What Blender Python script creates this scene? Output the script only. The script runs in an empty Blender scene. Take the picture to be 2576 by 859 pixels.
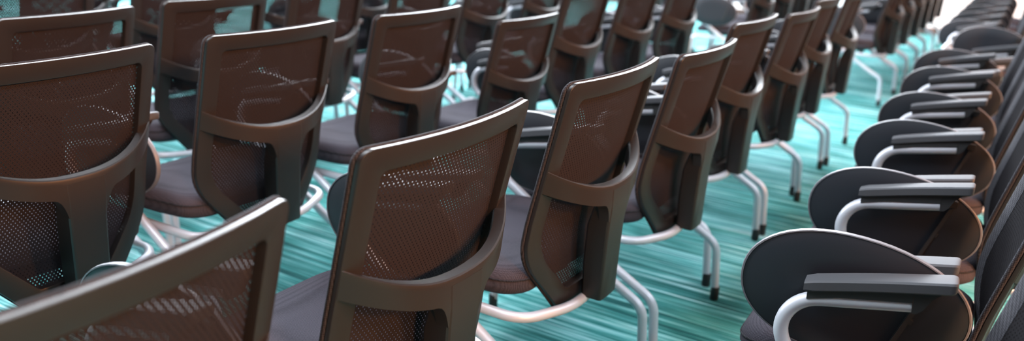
import bpy, bmesh, math, random
from mathutils import Vector, Matrix
random.seed(7)
scene = bpy.context.scene
COL = scene.collection
PI = math.pi

# ------------------------------------------------------------------ materials
def new_mat(name):
    m = bpy.data.materials.new(name); m.use_nodes = True
    nt = m.node_tree
    return m, nt, nt.nodes['Principled BSDF'], nt.nodes['Material Output']

def set_in(node, **kw):
    for k, v in kw.items():
        node.inputs[k.replace('_', ' ')].default_value = v

def add_bump(nt, bsdf, scale, strength, dist=0.001, detail=2):
    tc = nt.nodes.new('ShaderNodeTexCoord')
    nz = nt.nodes.new('ShaderNodeTexNoise'); nz.inputs['Scale'].default_value = scale; nz.inputs['Detail'].default_value = detail
    bp = nt.nodes.new('ShaderNodeBump'); bp.inputs['Strength'].default_value = strength; bp.inputs['Distance'].default_value = dist
    nt.links.new(tc.outputs['Object'], nz.inputs['Vector'])
    nt.links.new(nz.outputs['Fac'], bp.inputs['Height'])
    nt.links.new(bp.outputs['Normal'], bsdf.inputs['Normal'])

def plastic(name, col, rough, bump=0.12, spec=0.5):
    m, nt, b, o = new_mat(name)
    set_in(b, Base_Color=(*col, 1), Roughness=rough, Specular_IOR_Level=spec)
    add_bump(nt, b, 900, bump, 0.0004)
    return m

M = {}
M['plastic'] = plastic('black_moulded_plastic', (0.0112, 0.0096, 0.0097), 0.38, spec=0.36)
M['pad'] = plastic('arm_pad_plastic', (0.050, 0.051, 0.057), 0.68, spec=0.3)
M['dark'] = plastic('matt_black_plastic', (0.012, 0.012, 0.013), 0.6)
M['rubber'] = plastic('black_rubber', (0.01, 0.01, 0.011), 0.55)
M['tablet'] = plastic('tablet_laminate', (0.0085, 0.0100, 0.0145), 0.5, 0.08, 0.35)
M['edge'] = plastic('tablet_edge', (0.085, 0.085, 0.097), 0.5)

m, nt, b, o = new_mat('silver_painted_steel')
set_in(b, Base_Color=(0.47, 0.48, 0.53, 1), Metallic=0.3, Roughness=0.45)
add_bump(nt, b, 700, 0.06, 0.0003)
M['steel'] = m

# woven upholstery: tiny over-under weave as bump and a slight tone change
def fabric(name, c0, c1, pitch):
    m, nt, b, o = new_mat(name)
    tc = nt.nodes.new('ShaderNodeTexCoord')
    mp = nt.nodes.new('ShaderNodeMapping'); mp.inputs['Scale'].default_value = (1 / pitch,) * 3
    ck = nt.nodes.new('ShaderNodeTexVoronoi'); ck.inputs['Scale'].default_value = 1.0; ck.inputs['Randomness'].default_value = 0.15
    rp = nt.nodes.new('ShaderNodeValToRGB')
    rp.color_ramp.elements[0].color = (*c1, 1); rp.color_ramp.elements[1].color = (*c0, 1)
    rp.color_ramp.elements[1].position = 0.75
    bp = nt.nodes.new('ShaderNodeBump'); bp.inputs['Strength'].default_value = 0.5; bp.inputs['Distance'].default_value = 0.0008; bp.invert = True
    nt.links.new(tc.outputs['Object'], mp.inputs['Vector']); nt.links.new(mp.outputs['Vector'], ck.inputs['Vector'])
    nt.links.new(ck.outputs['Distance'], rp.inputs['Fac']); nt.links.new(rp.outputs['Color'], b.inputs['Base Color'])
    nt.links.new(ck.outputs['Distance'], bp.inputs['Height']); nt.links.new(bp.outputs['Normal'], b.inputs['Normal'])
    set_in(b, Roughness=0.9, Specular_IOR_Level=0.06)
    return m
M['seat'] = fabric('charcoal_seat_fabric', (0.026, 0.024, 0.030), (0.066, 0.060, 0.075), 0.0035)
M['border'] = fabric('black_woven_border', (0.005, 0.005, 0.006), (0.055, 0.054, 0.062), 0.0034)

# open-weave back mesh: real holes, through which the room shows
def open_weave(name, dark, light, spec):
    m, nt, b, o = new_mat(name)
    tc = nt.nodes.new('ShaderNodeTexCoord'); sp = nt.nodes.new('ShaderNodeSeparateXYZ')
    nt.links.new(tc.outputs['Object'], sp.inputs[0])
    def mth(op, a, c=None):
        n = nt.nodes.new('ShaderNodeMath'); n.operation = op
        for i, x in enumerate((a, c)):
            if x is None: continue
            if isinstance(x, (int, float)): n.inputs[i].default_value = x
            else: nt.links.new(x, n.inputs[i])
        return n.outputs[0]
    def weave(px, pz):
        a = mth('SINE', mth('MULTIPLY', sp.outputs['X'], 2 * PI / px)); c = mth('SINE', mth('MULTIPLY', sp.outputs['Z'], 2 * PI / pz))
        return mth('MULTIPLY', a, c)
    hole = mth('GREATER_THAN', weave(0.0088, 0.0125), 0.71)
    knit = weave(0.0052, 0.0050)
    kr = nt.nodes.new('ShaderNodeMapRange'); kr.inputs['From Min'].default_value = -1
    nt.links.new(knit, kr.inputs['Value'])
    kc = nt.nodes.new('ShaderNodeMix'); kc.data_type = 'RGBA'
    kc.inputs['A'].default_value = (*dark, 1); kc.inputs['B'].default_value = (*light, 1)
    nt.links.new(kr.outputs['Result'], kc.inputs['Factor']); nt.links.new(kc.outputs['Result'], b.inputs['Base Color'])
    set_in(b, Roughness=0.75, Specular_IOR_Level=spec)
    tr = nt.nodes.new('ShaderNodeBsdfTransparent')
    mx = nt.nodes.new('ShaderNodeMixShader')
    nt.links.new(hole, mx.inputs[0]); nt.links.new(b.outputs[0], mx.inputs[1]); nt.links.new(tr.outputs[0], mx.inputs[2])
    nt.links.new(mx.outputs[0], o.inputs['Surface'])
    return m

M['mesh'] = open_weave('open_weave_mesh', (0.0074, 0.0066, 0.0084), (0.0160, 0.0142, 0.0182), 0.1)
M['front'] = open_weave('black_front_weave', (0.0030, 0.0028, 0.0032), (0.0090, 0.0084, 0.0096), 0.01)
# world axes of the seating plan: RD runs along the rows, FW is the way the seats face
RD = Vector((0.52, 0.854, 0)).normalized()
FW = Vector((-RD.y, RD.x, 0))
ROW_ANG = math.atan2(RD.y, RD.x)

# carpet: loom streaks running across the rows
m, nt, b, o = new_mat('streaked_teal_carpet')
tc = nt.nodes.new('ShaderNodeTexCoord')
def stretched(sr, sf, detail, rough=0.6, off=0.0):
    mp = nt.nodes.new('ShaderNodeMapping')
    mp.inputs['Location'].default_value = (off, off * 0.37, 0)
    mp.inputs['Scale'].default_value = (sr, sf, 1)
    nz = nt.nodes.new('ShaderNodeTexNoise'); nz.inputs['Scale'].default_value = 1.0
    nz.inputs['Detail'].default_value = detail; nz.inputs['Roughness'].default_value = rough
    nt.links.new(tc.outputs['Object'], mp.inputs['Vector']); nt.links.new(mp.outputs['Vector'], nz.inputs['Vector'])
    return nz.outputs['Fac']
def mth(op, a, c=None):
    n = nt.nodes.new('ShaderNodeMath'); n.operation = op
    for i, x in enumerate((a, c)):
        if x is None: continue
        if isinstance(x, (int, float)): n.inputs[i].default_value = x
        else: nt.links.new(x, n.inputs[i])
    return n.outputs[0]
def mixv(a, c, f):
    return mth('ADD', mth('MULTIPLY', a, 1 - f), mth('MULTIPLY', c, f))
fine = stretched(120, 1.6, 3.0, 0.7)
mid = stretched(48, 0.8, 2.0, 0.5, 11.3)
broad = stretched(3.2, 1.6, 2.0, 0.5, 4.1)
val = mixv(mixv(fine, mid, 0.36), broad, 0.18)
rp = nt.nodes.new('ShaderNodeValToRGB'); cr = rp.color_ramp
cr.elements[0].position = 0.405; cr.elements[0].color = (0.003, 0.048, 0.051, 1)
cr.elements[1].position = 0.605; cr.elements[1].color = (0.43, 0.68, 0.74, 1)
for p, c in ((0.455, (0.013, 0.133, 0.128)), (0.50, (0.040, 0.238, 0.230)), (0.540, (0.138, 0.410, 0.412))):
    e = cr.elements.new(p); e.color = (*c, 1)
nt.links.new(val, rp.inputs['Fac']); nt.links.new(rp.outputs['Color'], b.inputs['Base Color'])
set_in(b, Roughness=0.92, Specular_IOR_Level=0.15)
pile = nt.nodes.new('ShaderNodeTexNoise'); pile.inputs['Scale'].default_value = 420
bp = nt.nodes.new('ShaderNodeBump'); bp.inputs['Strength'].default_value = 0.6; bp.inputs['Distance'].default_value = 0.003
nt.links.new(tc.outputs['Object'], pile.inputs['Vector']); nt.links.new(pile.outputs['Fac'], bp.inputs['Height'])
nt.links.new(bp.outputs['Normal'], b.inputs['Normal'])
M['carpet'] = m

m, nt, b, o = new_mat('white_wall_paint')
set_in(b, Base_Color=(0.86, 0.82, 0.83, 1), Roughness=0.8)
add_bump(nt, b, 60, 0.05, 0.002)
M['wall'] = m
M['skirting'] = plastic('brown_skirting', (0.06, 0.03, 0.02), 0.6)

# ------------------------------------------------------------------ mesh helpers
def link(name, bm, mat, parent=None, smooth=True, angle=40):
    bmesh.ops.remove_doubles(bm, verts=bm.verts, dist=1e-6)
    bmesh.ops.recalc_face_normals(bm, faces=bm.faces)
    me = bpy.data.meshes.new(name); bm.to_mesh(me); bm.free()
    if smooth:
        for p in me.polygons: p.use_smooth = True
        try: me.set_sharp_from_angle(angle=math.radians(angle))
        except Exception: pass
    me.materials.append(mat)
    o = bpy.data.objects.new(name, me); COL.objects.link(o)
    if parent is not None: o.parent = parent
    return o

def fillet(pts, radii, seg=8, closed=False):
    """Round the corners of a polyline of Vectors (2-D or 3-D)."""
    out = []; n = len(pts)
    for i, p in enumerate(pts):
        r = radii[i]
        if (not closed and i in (0, n - 1)) or r <= 0:
            out.append(p.copy()); continue
        a = pts[(i - 1) % n] - p; c = pts[(i + 1) % n] - p
        la, lc = a.length, c.length; a = a / la; c = c / lc
        ang = a.angle(c)
        t = min(r / math.tan(ang / 2), la * 0.49, lc * 0.49)
        rr = t * math.tan(ang / 2)
        bis = (a + c).normalized(); cen = p + bis * (rr / math.sin(ang / 2))
        s = p + a * t - cen; e = p + c * t - cen
        tot = s.angle(e)
        for k in range(seg + 1):
            f = k / seg
            out.append(cen + (s * math.sin((1 - f) * tot) + e * math.sin(f * tot)) / math.sin(tot))
    return out

def tube(bm, path, r, n=12, caps=True):
    """Sweep a circle along a 3-D path with parallel transport."""
    path = [p for i, p in enumerate(path) if i == 0 or (p - path[i - 1]).length > 1e-6]
    N = len(path); rings = []
    t0 = (path[1] - path[0]).normalized()
    u = t0.cross(Vector((0, 0, 1)))
    if u.length < 1e-3: u = t0.cross(Vector((0, 1, 0)))
    u.normalize(); prev = t0
    for i, p in enumerate(path):
        if i == 0: t = t0
        elif i == N - 1: t = (path[-1] - path[-2]).normalized()
        else: t = ((path[i + 1] - p).normalized() + (p - path[i - 1]).normalized()).normalized()
        q = prev.rotation_difference(t); u = (q @ u).normalized(); prev = t
        v = t.cross(u)
        rr = r[i] if isinstance(r, (list, tuple)) else r
        rings.append([bm.verts.new(p + (u * math.cos(a) + v * math.sin(a)) * rr) for a in [2 * PI * k / n for k in range(n)]])
    for A, B in zip(rings, rings[1:]):
        for k in range(n):
            bm.faces.new((A[k], A[(k + 1) % n], B[(k + 1) % n], B[k]))
    if caps:
        bm.faces.new(rings[0][::-1]); bm.faces.new(rings[-1])

def loft(bm, rings, cap0=True, cap1=True):
    R = [[bm.verts.new(p) for p in ring] for ring in rings]; n = len(R[0])
    for A, B in zip(R, R[1:]):
        for k in range(n):
            bm.faces.new((A[k], A[(k + 1) % n], B[(k + 1) % n], B[k]))
    if cap0: bm.faces.new(R[0][::-1])
    if cap1: bm.faces.new(R[-1])
    return R

def resample(loop, step):
    """Closed loop of 2-D vectors, long straights cut into short pieces."""
    out = []; n = len(loop)
    for i in range(n):
        a, c = loop[i], loop[(i + 1) % n]; out.append(a)
        k = int((c - a).length // step)
        for j in range(1, k + 1): out.append(a.lerp(c, j / (k + 1)))
    return out

# ------------------------------------------------------------------ chair (local: +y the way it faces, +x sitter's right)
def lerp_table(tab, z):
    if z <= tab[0][0]: return tab[0][1]
    for (z0, y0), (z1, y1) in zip(tab, tab[1:]):
        if z <= z1:
            f = (z - z0) / (z1 - z0); return y0 + (y1 - y0) * f
    return tab[-1][1]
BACK = [(0.30, -0.041), (0.337, -0.040), (0.42, -0.037), (0.47, -0.034), (0.51, -0.034), (0.55, -0.038), (0.59, -0.046), (0.70, -0.072), (0.80, -0.096), (0.908, -0.121), (0.95, -0.131)]
def yback(x, z):
    zs = (lerp_table(BACK, z - 0.02) + lerp_table(BACK, z) + lerp_table(BACK, z + 0.02)) / 3
    return zs + 0.031 * (abs(x) / 0.23) ** 2

def frame_loop(hw, zt, rt, zs, rs, hb, zb, rb):
    V = lambda x, z: Vector((x, z))
    pts = [V(-hw, zt), V(hw, zt), V(hw, zs), V(hb, zb), V(-hb, zb), V(-hw, zs)]
    L = fillet(pts, [rt, rt, rs, rb, rb, rs], 7, True)
    # fixed number of points on every straight so that two loops match point for point
    out = []; seg = 8
    for c in range(6):
        arc = L[c * seg:(c + 1) * seg]; out += arc
        a, nx = arc[-1], L[((c + 1) * seg) % len(L)]
        for j in range(1, 9): out.append(a.lerp(nx, j / 9))
    return out

OUT_ = dict(hw=0.230, zt=0.908, rt=0.021, zs=0.485, rs=0.16, hb=0.112, zb=0.337, rb=0.022)
IN_ = dict(hw=0.189, zt=0.868, rt=0.014, zs=0.500, rs=0.15, hb=0.086, zb=0.384, rb=0.016)
def grow(d, e):
    g = dict(d); g['hw'] += e; g['zt'] += e; g['zb'] -= e; g['hb'] += e * 0.6; g['rt'] = max(0.004, g['rt'] + e); return g

def backrest_frame_bm():
    bm = bmesh.new()
    D = 0.0092
    prof = [(grow(OUT_, -0.001), D), (OUT_, D - 0.0008), (OUT_, 0.0018), (grow(OUT_, -0.0004), 0.0008), (grow(OUT_, -0.0010), 0.0002), (grow(OUT_, -0.0018), 0.0),
            (grow(IN_, 0.003), 0.0), (grow(IN_, 0.0008), 0.0008), (IN_, 0.003), (grow(IN_, -0.001), D + 0.009)]
    rings = []
    for d, off in prof:
        rings.append([Vector((p.x, yback(p.x, p.y) + off, p.y)) for p in frame_loop(**d)])
    R = [[bm.verts.new(p) for p in ring] for ring in rings]; n = len(R[0])
    for A, B in zip(R, R[1:] + R[:1]):
        for k in range(n):
            bm.faces.new((A[k], A[(k + 1) % n], B[(k + 1) % n], B[k]))
    return bm

def border_bm():
    """Padded woven edging that wraps the front of the frame."""
    bm = bmesh.new(); D = 0.0092
    prof = [(grow(OUT_, -0.002), D), (grow(OUT_, -0.0012), D + 0.0006), (grow(OUT_, 0.0016), D + 0.0022), (grow(OUT_, 0.0026), D + 0.005), (grow(OUT_, 0.0018), D + 0.0085), (grow(OUT_, -0.0010), D + 0.0110),
            (grow(OUT_, -0.006), D + 0.0115), (grow(IN_, 0.004), D + 0.0115), (grow(IN_, 0.0), D + 0.0095), (grow(IN_, 0.004), D + 0.002)]
    R = [[bm.verts.new(Vector((p.x, yback(p.x, p.y) + off, p.y))) for p in frame_loop(**d)] for d, off in prof]
    n = len(R[0])
    for A, B in zip(R, R[1:] + R[:1]):
        for k in range(n):
            bm.faces.new((A[k], A[(k + 1) % n], B[(k + 1) % n], B[k]))
    return bm

def mesh_panel_bm():
    """One taut sheet inside the frame opening, curved with the frame."""
    bm = bmesh.new(); D = 0.0175
    outer = frame_loop(**grow(IN_, 0.006))
    c = Vector((0, 0.64)); rings = []
    fr = [1, 0.9, 0.78, 0.64, 0.5, 0.36, 0.2, 0.08]
    for f in fr:
        ring = []
        for p in outer:
            q = c + (p - c) * f
            ring.append(bm.verts.new(Vector((q.x, yback(q.x, q.y) + D, q.y))))
        rings.append(ring)
    n = len(outer)
    for A, B in zip(rings, rings[1:]):
        for k in range(n):
            bm.faces.new((A[k], A[(k + 1) % n], B[(k + 1) % n], B[k]))
    bm.faces.new(rings[-1])
    return bm

def front_fabric_bm():
    bm = mesh_panel_bm()
    bmesh.ops.translate(bm, verts=bm.verts, vec=(0, 0.0006, 0))
    return bm

def support_bm():
    """Curved cross band from stile to stile that flows into the central post."""
    bm = bmesh.new()
    W = 0.2288; PW = 0.046
    def yb(x):
        f = min(1.0, abs(x) / W)
        return -0.118 + (yback(W, 0.69) - 0.0004 + 0.118) * (0.30 * f ** 2 + 0.70 * f ** 3.2)
    def ztop(x):
        f = min(1.0, abs(x) / W)
        return 0.650 + 0.064 * f ** 2.3
    def zbot(x):
        ax = abs(x); f = ax / W
        z = 0.598 + 0.060 * f ** 2.0
        if ax < 0.076: z -= 0.045 * ((0.076 - ax) / 0.030) ** 2.4 if ax > PW else 0.045
        return z
    xs = []
    N = 22
    right = [PW + (W - PW) * (i / N) ** 1.25 for i in range(N + 1)]
    xs = [-x for x in right[::-1]] + [-PW * 0.5, 0, PW * 0.5] + right
    K = 7
    def lean(x, z):
        f = min(1.0, abs(x) / W)
        return f * f * (yback(W, z) - yback(W, 0.69))
    def yout(x, z):
        # lower down the plate leans forward a little to meet the post
        return yb(x) + 0.10 * max(0.0, 0.60 - z) + lean(x, z)
    cols = []
    for x in xs:
        zt, zb = ztop(x), zbot(x)
        slope = (yb(x + 1e-4) - yb(x - 1e-4)) / 2e-4
        nrm = Vector((0.0, 1.0))
        TH = 0.0255 * math.sqrt(1 + min(slope * slope, 1.2))
        gap = yback(x, 0.69) + 0.004 - yb(x)
        if abs(x) > 0.165: TH = max(min(TH, gap + 0.002), 0.0045)
        back = [bm.verts.new((x, yout(x, z), z)) for z in [zt - 0.0065 + (zb + 0.003 - zt + 0.0065) * k / K for k in range(K + 1)]]
        top_b = bm.verts.new((x, yout(x, zt) + min(0.0045, TH * 0.4), zt))
        top_m = bm.verts.new((x, yout(x, zt) + min(0.0012, TH * 0.15), zt - 0.0022))
        top_f = bm.verts.new((x, yout(x, zt) + TH * 0.9, zt + 0.001))
        front = [bm.verts.new((x + nrm.x * TH, yout(x, z) + nrm.y * TH, z)) for z in [zb + 0.002 + (zt - 0.003 - zb - 0.002) * k / K for k in range(K + 1)]]
        cols.append([top_b, top_m] + back + front + [top_f])
    m = len(cols[0])
    for A, B in zip(cols, cols[1:]):
        for k in range(m):
            bm.faces.new((A[k], A[(k + 1) % m], B[(k + 1) % m], B[k]))
    bm.faces.new(cols[0]); bm.faces.new(cols[-1][::-1])
    # the post: a deep box section with softened edges, narrow below and spreading into the band
    secs = []
    for z, hw, yr, yf in ((0.353, 0.043, -0.104, -0.052), (0.36, 0.0435, -0.1045, -0.051), (0.45, 0.044, -0.1075, -0.050), (0.54, 0.0455, -0.1115, -0.054),
                          (0.585, 0.048, -0.1160, -0.068), (0.615, 0.050, -0.1172, -0.085), (0.638, 0.050, -0.1172, -0.096)):
        e = 0.006
        pl = [(-hw, yr + e), (-hw + e * 0.35, yr + e * 0.35), (-hw + e, yr), (0, yr - 0.0015), (hw - e, yr), (hw - e * 0.35, yr + e * 0.35), (hw, yr + e),
              (hw, yf - e), (hw - e, yf), (-hw + e, yf), (-hw, yf - e)]
        secs.append([Vector((x, y, z)) for x, y in pl])
    loft(bm, secs)
    return bm

DY = -0.012     # arms sit this far back from the seat's reference line
# seat -----------------------------------------------------------------
def seat_loop(e=0.0):
    V = Vector
    pts = [V((-0.236, 0.004)), V((-0.258, 0.20)), V((-0.248, 0.425)), V((0.248, 0.425)), V((0.258, 0.20)), V((0.236, 0.004))]
    c = V((0, 0.20))
    pts = [V((p.x - math.copysign(e, p.x), p.y - math.copysign(e, p.y - c.y) if abs(p.y - 0.2) > 0.05 else p.y)) for p in pts]
    L = fillet(pts, [0.075, 0.6, 0.085, 0.085, 0.6, 0.075], 8, True)
    out = []; seg = 9
    for k in range(6):
        arc = L[k * seg:(k + 1) * seg]; out += arc
        a, nx = arc[-1], L[((k + 1) * seg) % len(L)]
        for j in range(1, 5): out.append(a.lerp(nx, j / 5))
    return out
def seat_z(x, y, z):
    # front edge rolls down, a shallow dish in the middle
    f = max(0.0, (y - 0.24) / 0.185)
    return z - 0.030 * f ** 2.2 - 0.006 * max(0, 1 - (x / 0.2) ** 2) * max(0, 1 - ((y - 0.2) / 0.2) ** 2)
def seat_bm():
    bm = bmesh.new(); rings = []
    for e, z in ((0.030, 0.394), (0.012, 0.396), (0.002, 0.406), (0.0, 0.420), (0.001, 0.436), (0.005, 0.448), (0.014, 0.457), (0.030, 0.463), (0.06, 0.466), (0.11, 0.468), (0.17, 0.468), (0.21, 0.468)):
        rings.append([Vector((p.x, p.y, seat_z(p.x, p.y, z) if z > 0.41 else z - 0.012 * max(0.0, (p.y - 0.24) / 0.185) ** 2)) for p in seat_loop(e)])
    loft(bm, rings); return bm
def seam_bm():
    bm = bmesh.new()
    P = [Vector((p.x, p.y, seat_z(p.x, p.y, 0.4365))) for p in seat_loop(-0.0004)]
    tube(bm, P + [P[0]], 0.0022, 6, False); return bm
def pan_bm():
    bm = bmesh.new()
    rings = [[Vector((p.x, p.y * 0.96, z)) for p in seat_loop(e)] for e, z in ((0.085, 0.3665), (0.07, 0.372), (0.05, 0.388), (0.045, 0.396))]
    loft(bm, rings); return bm

# steel ----------------------------------------------------------------
TR = 0.0134
def side_frame_paths(sx):
    """Arm rail, front bow, sloping strut and rear leg: one bent tube."""
    cy, cz, R = 0.320 + DY, 0.532, 0.0697
    pts = [(0.185 + DY, 0.628)]
    n = 16; a_start = math.radians(79.8); a_end = math.radians(-57.0)
    for k in range(n + 1):
        a = a_start + (a_end - a_start) * k / n
        pts.append((cy + R * math.cos(a), cz + R * math.sin(a)))
    P = [Vector((0, y, z)) for y, z in pts]
    low = [P[-1], Vector((0, 0.03, 0.270)), Vector((0, -0.093, 0.203)), Vector((0, -0.107, 0.004))]
    low = fillet(low, [0, 0.3, 0.062, 0], 9)
    P = P + low[1:]
    for p in P:
        f = min(1, max(0, (0.55 - p.z) / 0.25))
        p.x = sx * (0.259 + 0.0105 * f)
    return P
def side_frame_bm(sx):
    bm = bmesh.new(); tube(bm, side_frame_paths(sx), TR, 14); return bm
def base_path():
    V = Vector; X = 0.2415
    half = [V((X, 0.474, 0.004)), V((X, 0.440, 0.355)), V((X, 0.10, 0.355)), V((X, -0.004, 0.355)), V((0.100, -0.056, 0.347))]
    other = [V((-p.x, p.y, p.z)) for p in half[::-1]]
    return fillet(half + other, [0, 0.06, 0, 0.075, 0.25, 0.25, 0.075, 0, 0.06, 0], 9)
def base_bm():
    bm = bmesh.new(); tube(bm, base_path(), 0.0125, 14); return bm
def foot_bm(x, y):
    bm = bmesh.new()
    rings = []
    for z, r in ((0.0, 0.0125), (0.003, 0.0148), (0.046, 0.0150), (0.049, 0.0140)):
        rings.append([Vector((x + r * math.cos(2 * PI * k / 14), y + r * math.sin(2 * PI * k / 14), z)) for k in range(14)])
    loft(bm, rings); return bm

# arm pads ---------------------------------------------------------------
def pad_bm(sx):
    bm = bmesh.new(); rings = []
    for f in [i / 14 * 0.955 for i in range(15)] + [0.965, 0.975, 0.984, 0.991, 0.996, 0.999]:
        y = 0.360 + DY - 0.236 * f
        arch = 0.002 * math.sin(PI * min(1, f * 1.05))
        zt = 0.636 + 0.054 * f + arch
        hw = 0.0205 + 0.0035 * f
        th = 0.0215
        c = 0.0032
        if y > 0.358 + DY: zt -= 0.002; th -= 0.004; hw -= 0.002
        rear = 0.010 - (y - (0.124 + DY))
        if rear > 0:
            q = 1 - math.sqrt(max(0.0, 1 - (rear / 0.010) ** 2))
            hw -= 0.009 * q; th -= 0.008 * q; zt -= 0.004 * q
        sec = [(-hw, zt - c), (-hw + c, zt), (0, zt + 0.0012), (hw - c, zt), (hw, zt - c), (hw, zt - th + c), (hw - c, zt - th), (-hw + c, zt - th), (-hw, zt - th + c)]
        rings.append([Vector((sx * 0.259 + x, y, z)) for x, z in sec])
    # soften the two ends with a half-step ring
    loft(bm, rings); return bm
def pad_bracket_bm(sx):
    """Dark carrier between tube and pad, with the plug that closes the tube end."""
    bm = bmesh.new(); rings = []
    for y, hw, zb, zt in ((0.353, 0.0135, 0.6005, 0.620), (0.345, 0.0145, 0.6035, 0.622), (0.300, 0.0145, 0.6165, 0.634), (0.23, 0.0145, 0.6290, 0.650), (0.186, 0.0145, 0.6365, 0.660),
                          (0.1845, 0.0135, 0.617, 0.666), (0.176, 0.0135, 0.6185, 0.668), (0.168, 0.0135, 0.627, 0.669), (0.158, 0.0135, 0.648, 0.670), (0.146, 0.0135, 0.660, 0.673)):
        rings.append([Vector((sx * 0.259 + x, y + DY, z)) for x, z in ((-hw, zb), (-hw, zt), (hw, zt), (hw, zb))])
    loft(bm, rings); return bm

# writing tablet ---------------------------------------------------------
TA, TB = 0.195, 0.1185
def tablet_outline(n=56, a=TA, b=TB, tilt=3.0):
    t = math.radians(tilt); out = []
    for k in range(n):
        g = 2 * PI * k / n
        c, s = math.cos(g), math.sin(g)
        y = a * math.copysign(abs(c) ** 0.94, c); z = b * math.copysign(abs(s) ** 0.94, s)
        z *= 1.0 + 0.06 * (y / a)
        out.append((y * math.cos(t) - z * math.sin(t), y * math.sin(t) + z * math.cos(t)))
    return out
TX, TY, TZ = 0.2975, 0.272 + DY, 0.572
def tablet_bm(sx):
    bm = bmesh.new(); o = tablet_outline()
    rings = []
    for f, x in ((0.05, -0.0055), (0.5, -0.0055), (0.975, -0.0055), (0.985, -0.0045), (0.985, 0.0045), (0.975, 0.0055), (0.5, 0.0055), (0.05, 0.0055)):
        rings.append([Vector((sx * TX + x, TY + y * f, TZ + z * f)) for y, z in o])
    loft(bm, rings); return bm
def tablet_edge_bm(sx):
    bm = bmesh.new(); o = tablet_outline()
    R = [[bm.verts.new(Vector((sx * TX + x, TY + y * f, TZ + z * f))) for y, z in o] for f, x in ((0.982, -0.0062), (0.998, -0.0056), (1.006, 0), (0.998, 0.0056), (0.982, 0.0062))]
    n = len(o)
    for A, B in zip(R, R[1:] + R[:1]):
        for k in range(n): bm.faces.new((A[k], A[(k + 1) % n], B[(k + 1) % n], B[k]))
    return bm
def box(bm, c, s, rot=None):
    m = Matrix.Translation(c) @ (rot.to_4x4() if rot else Matrix.Identity(4)) @ Matrix.Diagonal((*s, 1))
    bmesh.ops.create_cube(bm, size=1, matrix=m)
def hinge_bm(sx):
    bm = bmesh.new()
    rot = Matrix.Rotation(math.radians(19.6), 3, 'X')
    box(bm, Vector((sx * (TX + 0.0072), 0.172 + DY, 0.555)), (0.004, 0.010, 0.130), rot)
    box(bm, Vector((sx * (TX - 0.0072), 0.172 + DY, 0.565)), (0.004, 0.010, 0.150), rot)
    box(bm, Vector((sx * TX, 0.172 + DY, 0.555)), (0.0164, 0.012, 0.012), rot)
    box(bm, Vector((sx * 0.2850, 0.150 + DY, 0.640)), (0.0150, 0.022, 0.018))
    bmesh.ops.bevel(bm, geom=bm.edges[:], offset=0.0015, segments=2, affect='EDGES')
    return bm

def build_chair(left_tablet=False):
    root = bpy.data.objects.new('conference_chair', None); COL.objects.link(root)
    root.empty_display_size = 0.1
    s = link('seat', seat_bm(), M['seat'], root, angle=60)
    link('seam', seam_bm(), M['border'], s); link('seat_pan', pan_bm(), M['dark'], s)
    fr = link('backrest', backrest_frame_bm(), M['plastic'], root, angle=24)
    link('mesh_panel', mesh_panel_bm(), M['mesh'], fr); link('front_fabric', front_fabric_bm(), M['front'], fr); link('fabric_border', border_bm(), M['border'], fr, angle=70)
    link('back_support', support_bm(), M['plastic'], root, angle=26)
    bf = link('base_frame', base_bm(), M['steel'], root)
    for sx in (-1, 1): link('foot_cap', foot_bm(sx * 0.2415, 0.4735), M['rubber'], bf)
    for sx in (-1, 1):
        sf = link('side_frame', side_frame_bm(sx), M['steel'], root)
        link('foot_cap', foot_bm(sx * 0.2695, -0.1065), M['rubber'], sf)
        pd = link('arm_pad', pad_bm(sx), M['pad'], root, angle=32)
        link('pad_bracket', pad_bracket_bm(sx), M['dark'], pd, angle=25)
    sx = -1 if left_tablet else 1
    tb = link('writing_tablet', tablet_bm(sx), M['tablet'], root, angle=50)
    link('edge_band', tablet_edge_bm(sx), M['edge'], tb, angle=60); link('hinge', hinge_bm(sx), M['dark'], tb)
    return root

def kids(o): return [c for c in bpy.data.objects if c.parent == o]
def copy_tree(o, tree, parent=None):
    c = o.copy(); COL.objects.link(c)
    if parent is not None: c.parent = parent
    for k, sub in tree: copy_tree(k, sub, c)
    return c
def tree_of(o): return [(k, tree_of(k)) for k in kids(o)]

proto_r = build_chair(False); tree_r = tree_of(proto_r)
proto_l = build_chair(True); tree_l = tree_of(proto_l)
used = {False: False, True: False}
CHAIRS = []
def put(x, y, deg, label, group, s=1.0, left=False, tab=(0, 0, 0)):
    p, t = (proto_l, tree_l) if left else (proto_r, tree_r)
    if used[left]: o = copy_tree(p, t)
    else: o = p; used[left] = True
    o.location = (x, y, 0); o.rotation_euler = (0, 0, math.radians(deg)); o.scale = (s, s, s)
    o['label'] = label; o['category'] = 'chair'; o['group'] = group
    CHAIRS.append((o, tab))
    return o
def at(r, f): 
    p = RD * r + FW * f; return p.x, p.y
ORD = ['first', 'second', 'third', 'fourth', 'fifth', 'sixth', 'seventh', 'eighth', 'ninth', 'tenth']

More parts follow.
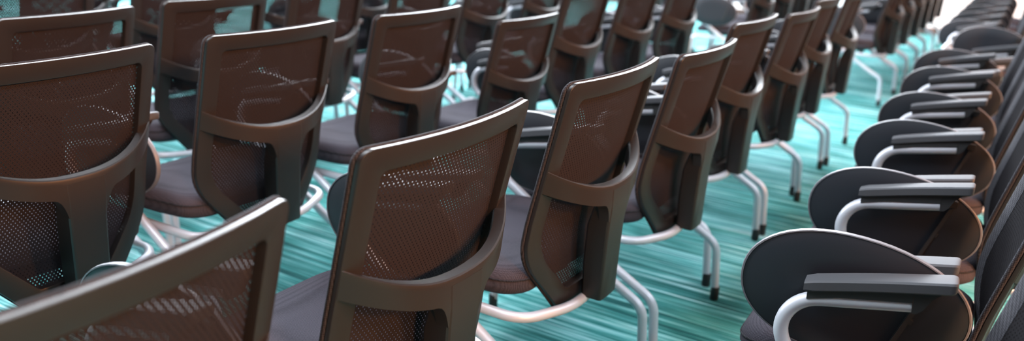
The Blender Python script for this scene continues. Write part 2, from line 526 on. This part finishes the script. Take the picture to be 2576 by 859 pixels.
# --- row along the open carpet, seen from behind (near end first)
G1 = 'chairs in the row edging the carpet strip, before the cross aisle'
row1 = [(-0.449, 0.766, 62.3, 1.0, 'black mesh-back chair cut off by the lower left corner, the closest one'),
        (-0.168, 1.352, 58.6, 1.004, 'sharp black mesh-back chair at the centre, turned away, second along the carpet strip'),
        (0.158, 1.886, 58.6, 1.004, None), (0.479, 2.391, 58.3, 0.986, None), (0.760, 2.954, 57.0, 1.008, None),
        (1.098, 3.468, 57.5, 0.989, None), (1.386, 3.998, 58.0, 1.0, None),
        (1.722, 4.528, 59.3, 0.994, 'black mesh-back chair last before the cross aisle in the row edging the carpet strip')]
for i, (x, y, d, s, lab) in enumerate(row1):
    put(x, y, d, lab or f'black mesh-back chair, {ORD[i]} from the near end of the row edging the carpet strip', G1, s, tab=(0, 0.045, -0.035) if i == 1 else (0, 0, 0))
G1b = 'chairs in the row edging the carpet strip, beyond the cross aisle'
for k in range(6):
    x, y = at(6.575 + 0.63 * k, 0.89)
    put(x, y, 58.6 + (-3 if k == 0 else random.uniform(-1.5, 1.5)), f'blurred black chair, {ORD[k]} beyond the cross aisle in the row edging the carpet strip', G1b, 0.975, left=(k == 0))

# --- second row
G2 = 'chairs in the second row from the carpet strip'
row2 = [(-1.037, 1.764, 62.1, 1.002, 'black mesh-back chair cut by the left picture edge, first of the second row'),
        (-0.724, 2.272, 59.6, 1.006, None), (-0.395, 2.814, 59.3, 1.003, None), (-0.020, 3.262, 57.5, 0.936, None),
        (0.251, 3.903, 58.3, 1.0, None), (0.58, 4.457, 57.7, 1.005, None),
        (0.918, 4.978, 56.9, 0.997, 'black mesh-back chair last before the cross aisle in the second row')]
for i, (x, y, d, s, lab) in enumerate(row2):
    put(x, y, d, lab or f'black mesh-back chair, {ORD[i]} from the near end of the second row', G2, s)
for k in range(4):
    x, y = at(6.60 + 0.61 * k, 1.83)
    put(x, y, 58.5 + random.uniform(-1.5, 1.5), f'blurred black chair, {ORD[k]} beyond the cross aisle in the second row', 'chairs in the second row beyond the cross aisle', 0.965, left=(k == 0))

# --- third and fourth rows, partly above the frame
G3 = 'chairs in the third row from the carpet strip'
row3 = [(-1.397, 2.477, 65.0, 0.992), (-1.14, 3.004, 60.3, 0.995), (-0.905, 3.745, 58.5, 1.0), (-0.55, 4.26, 58.5, 1.0), (-0.22, 4.80, 59.5, 1.0), (0.12, 5.33, 59.5, 1.0)]
for i, (x, y, d, s) in enumerate(row3):
    put(x, y, d, f'out-of-focus black chair, {ORD[i]} from the left in the third row', G3, s)
for k in range(3):
    x, y = at(6.6 + 0.61 * k, 2.75)
    put(x, y, 58.5, f'blurred black chair, {ORD[k]} beyond the cross aisle in the third row', 'chairs in the third row beyond the cross aisle', 0.965)
G4 = 'chairs in the fourth row from the carpet strip'
for i, (r, f) in enumerate(((1.76, 3.30), (2.49, 3.44), (3.14, 3.38), (3.77, 3.38), (4.41, 3.4), (5.05, 3.4))):
    x, y = at(r, f)
    put(x, y, 58.5, f'out-of-focus black chair, {ORD[i]} from the left in the fourth row at the top edge', G4)

for i in range(2):
    x, y = at(2.39 + 0.64 * i, 4.15)
    put(x, y, 58.5, f'dark blurred black chair in the fifth row, {ORD[i]} of two glimpsed between fourth-row chairs', 'chairs in the fifth row from the carpet strip')

# --- the row on the right that faces the carpet strip
GR = 'chairs on the right facing the carpet strip'
ARM_BACK = 0.060      # on this batch the arm frames are bolted a little further back
right_start = len(CHAIRS)
rowR = [(0.742, 0.965, 63.5, 1.002, (0, 0.012, 0.027), 'black tablet chair at the lower right corner, closest of the right-hand row'),
        (1.025, 1.49, 59.9, 1.005, (0, 0.012, -0.012), None), (1.325, 2.014, 59.7, 1.0, (0, 0, -0.005), None), (1.614, 2.528, 60.3, 0.991, (0, 0, -0.01), None),
        (1.933, 3.068, 60.1, 1.0, (0, 0, -0.01), None), (2.251, 3.61, 63.5, 0.994, (0, 0, -0.005), None)]
for i, (x, y, d, s, tab, lab) in enumerate(rowR):
    x, y = x + (DY - ARM_BACK) * math.sin(math.radians(d)), y - (DY - ARM_BACK) * math.cos(math.radians(d))
    put(x, y, d, lab or f'black tablet chair, {ORD[i]} from the near end of the right-hand row facing the carpet', GR, s, tab=tab)
x, y = at(4.91, -0.05)
put(x, y, 59.5, 'black tablet chair last before the cross aisle in the right-hand row, tablet fully in view', GR, 0.965, tab=(0, 0, 0.075))
for k in range(6):
    x, y = at(5.95 + 0.63 * k, 0.05)
    put(x, y, 60, f'blurred black tablet chair, {ORD[k]} beyond the cross aisle in the right-hand row', 'chairs on the right beyond the cross aisle', 0.97)
second_first = [o for o, tab in CHAIRS if 'first of the second row' in o['label']][0]
for o, back in [(o, ARM_BACK) for o, tab in CHAIRS[right_start:right_start + 7]] + [(second_first, 0.040)]:
    for c in o.children:
        if c.name.split('.')[0] in ('side_frame', 'arm_pad', 'writing_tablet'): c.location.y -= back
for o, tab in CHAIRS:
    if any(tab):
        for c in o.children:
            if c.name.startswith('writing_tablet'): c.location += Vector(tab)

# ------------------------------------------------------------------ setting
def struct(name, bm, mat, rot=0.0, loc=(0, 0, 0)):
    o = link(name, bm, mat, None, smooth=False); o['kind'] = 'structure'
    o.rotation_euler = (0, 0, rot); o.location = loc
    return o
bm = bmesh.new(); box(bm, Vector((4.6, 2.0, -0.05)), (15.6, 17.0, 0.1)); struct('floor', bm, M['carpet'], ROW_ANG)
WR = 11.15
bm = bmesh.new(); box(bm, Vector((WR + 0.075, 2.0, 3.5)), (0.15, 17.0, 7.0)); struct('wall_back', bm, M['wall'], ROW_ANG)
bm = bmesh.new(); box(bm, Vector((WR - 0.008, 2.0, 0.04)), (0.016, 16.9, 0.08)); struct('baseboard_back', bm, M['skirting'], ROW_ANG)

# ------------------------------------------------------------------ light
def area(name, loc, target, sx, sy, power, col):
    l = bpy.data.lights.new(name, 'AREA'); l.shape = 'RECTANGLE'; l.size = sx; l.size_y = sy; l.energy = power; l.color = col
    o = bpy.data.objects.new(name, l); COL.objects.link(o); o.location = loc
    d = Vector(target) - Vector(loc); o.rotation_euler = d.to_track_quat('-Z', 'Y').to_euler()
    return o
COOL = (0.86, 0.93, 1.0); WARM = (1.0, 0.375, 0.118)
for r in (0.6, 4.0, 7.4, 10.0):
    for f in (-1.8, 1.6, 5.0):
        x, y = at(r, f)
        o = area('ceiling_lamp', (x, y, 3.15), (x, y, 0), 1.3, 1.3, 105 if r < 6 else 26, COOL)
        o.rotation_euler = (0, 0, ROW_ANG)
# unseen panels added to light the top rims, warm spots high on the right
x, y = at(5.0, 10.5); tx, ty = at(3.5, 0.0)
area('added_rim_light', (x, y, 4.4), (tx, ty, 2.6), 13.0, 4.2, 5200, COOL)
x, y = at(11.0, 3.0); tx, ty = at(3.0, 1.6)
area('added_rim_light', (x, y, 4.8), (tx, ty, 4.0), 13.0, 3.6, 4100, COOL)  # second added panel, high before the back wall, for highlights on upward edges
for r, f, pw in ((-1.9, -4.2, 410), (1.2, -4.4, 360), (4.0, -4.4, 330), (6.9, -4.4, 210)):
    x, y = at(r, f); tx, ty = at(r + 2.2, 1.0)
    area('warm_wall_lamp', (x, y, 2.7), (tx, ty, 0.5), 0.8, 0.5, pw, WARM)

w = bpy.data.worlds.new('room_ambience'); scene.world = w; w.use_nodes = True
w.node_tree.nodes['Background'].inputs['Color'].default_value = (0.80, 0.86, 1.0, 1)
w.node_tree.nodes['Background'].inputs['Strength'].default_value = 0.06

# ------------------------------------------------------------------ camera
F, P, RL, H = 2074.6, 0.3082, 0.0429, 1.2463
cd = bpy.data.cameras.new('camera'); cam = bpy.data.objects.new('camera', cd); COL.objects.link(cam)
cd.sensor_fit = 'HORIZONTAL'; cd.sensor_width = 36.0; cd.lens = F / 2576 * 36.0
cd.clip_start = 0.05; cd.clip_end = 60
fwd = Vector((0, math.cos(P), -math.sin(P))); dn = Vector((0, -math.sin(P), -math.cos(P))); rt = Vector((1, 0, 0))
rc = rt * math.cos(RL) - dn * math.sin(RL); dc = rt * math.sin(RL) + dn * math.cos(RL)
mw = Matrix.Identity(4)
for i in range(3):
    mw[i][0] = rc[i]; mw[i][1] = -dc[i]; mw[i][2] = -fwd[i]
mw[2][3] = H
cam.matrix_world = mw
cd.dof.use_dof = True; cd.dof.focus_distance = 1.56; cd.dof.aperture_fstop = 2.3
scene.camera = cam

scene.view_settings.view_transform = 'Standard'; scene.view_settings.look = 'None'
scene.view_settings.gamma = 1.0; scene.view_settings.use_curve_mapping = False
scene.view_settings.exposure = 0.38
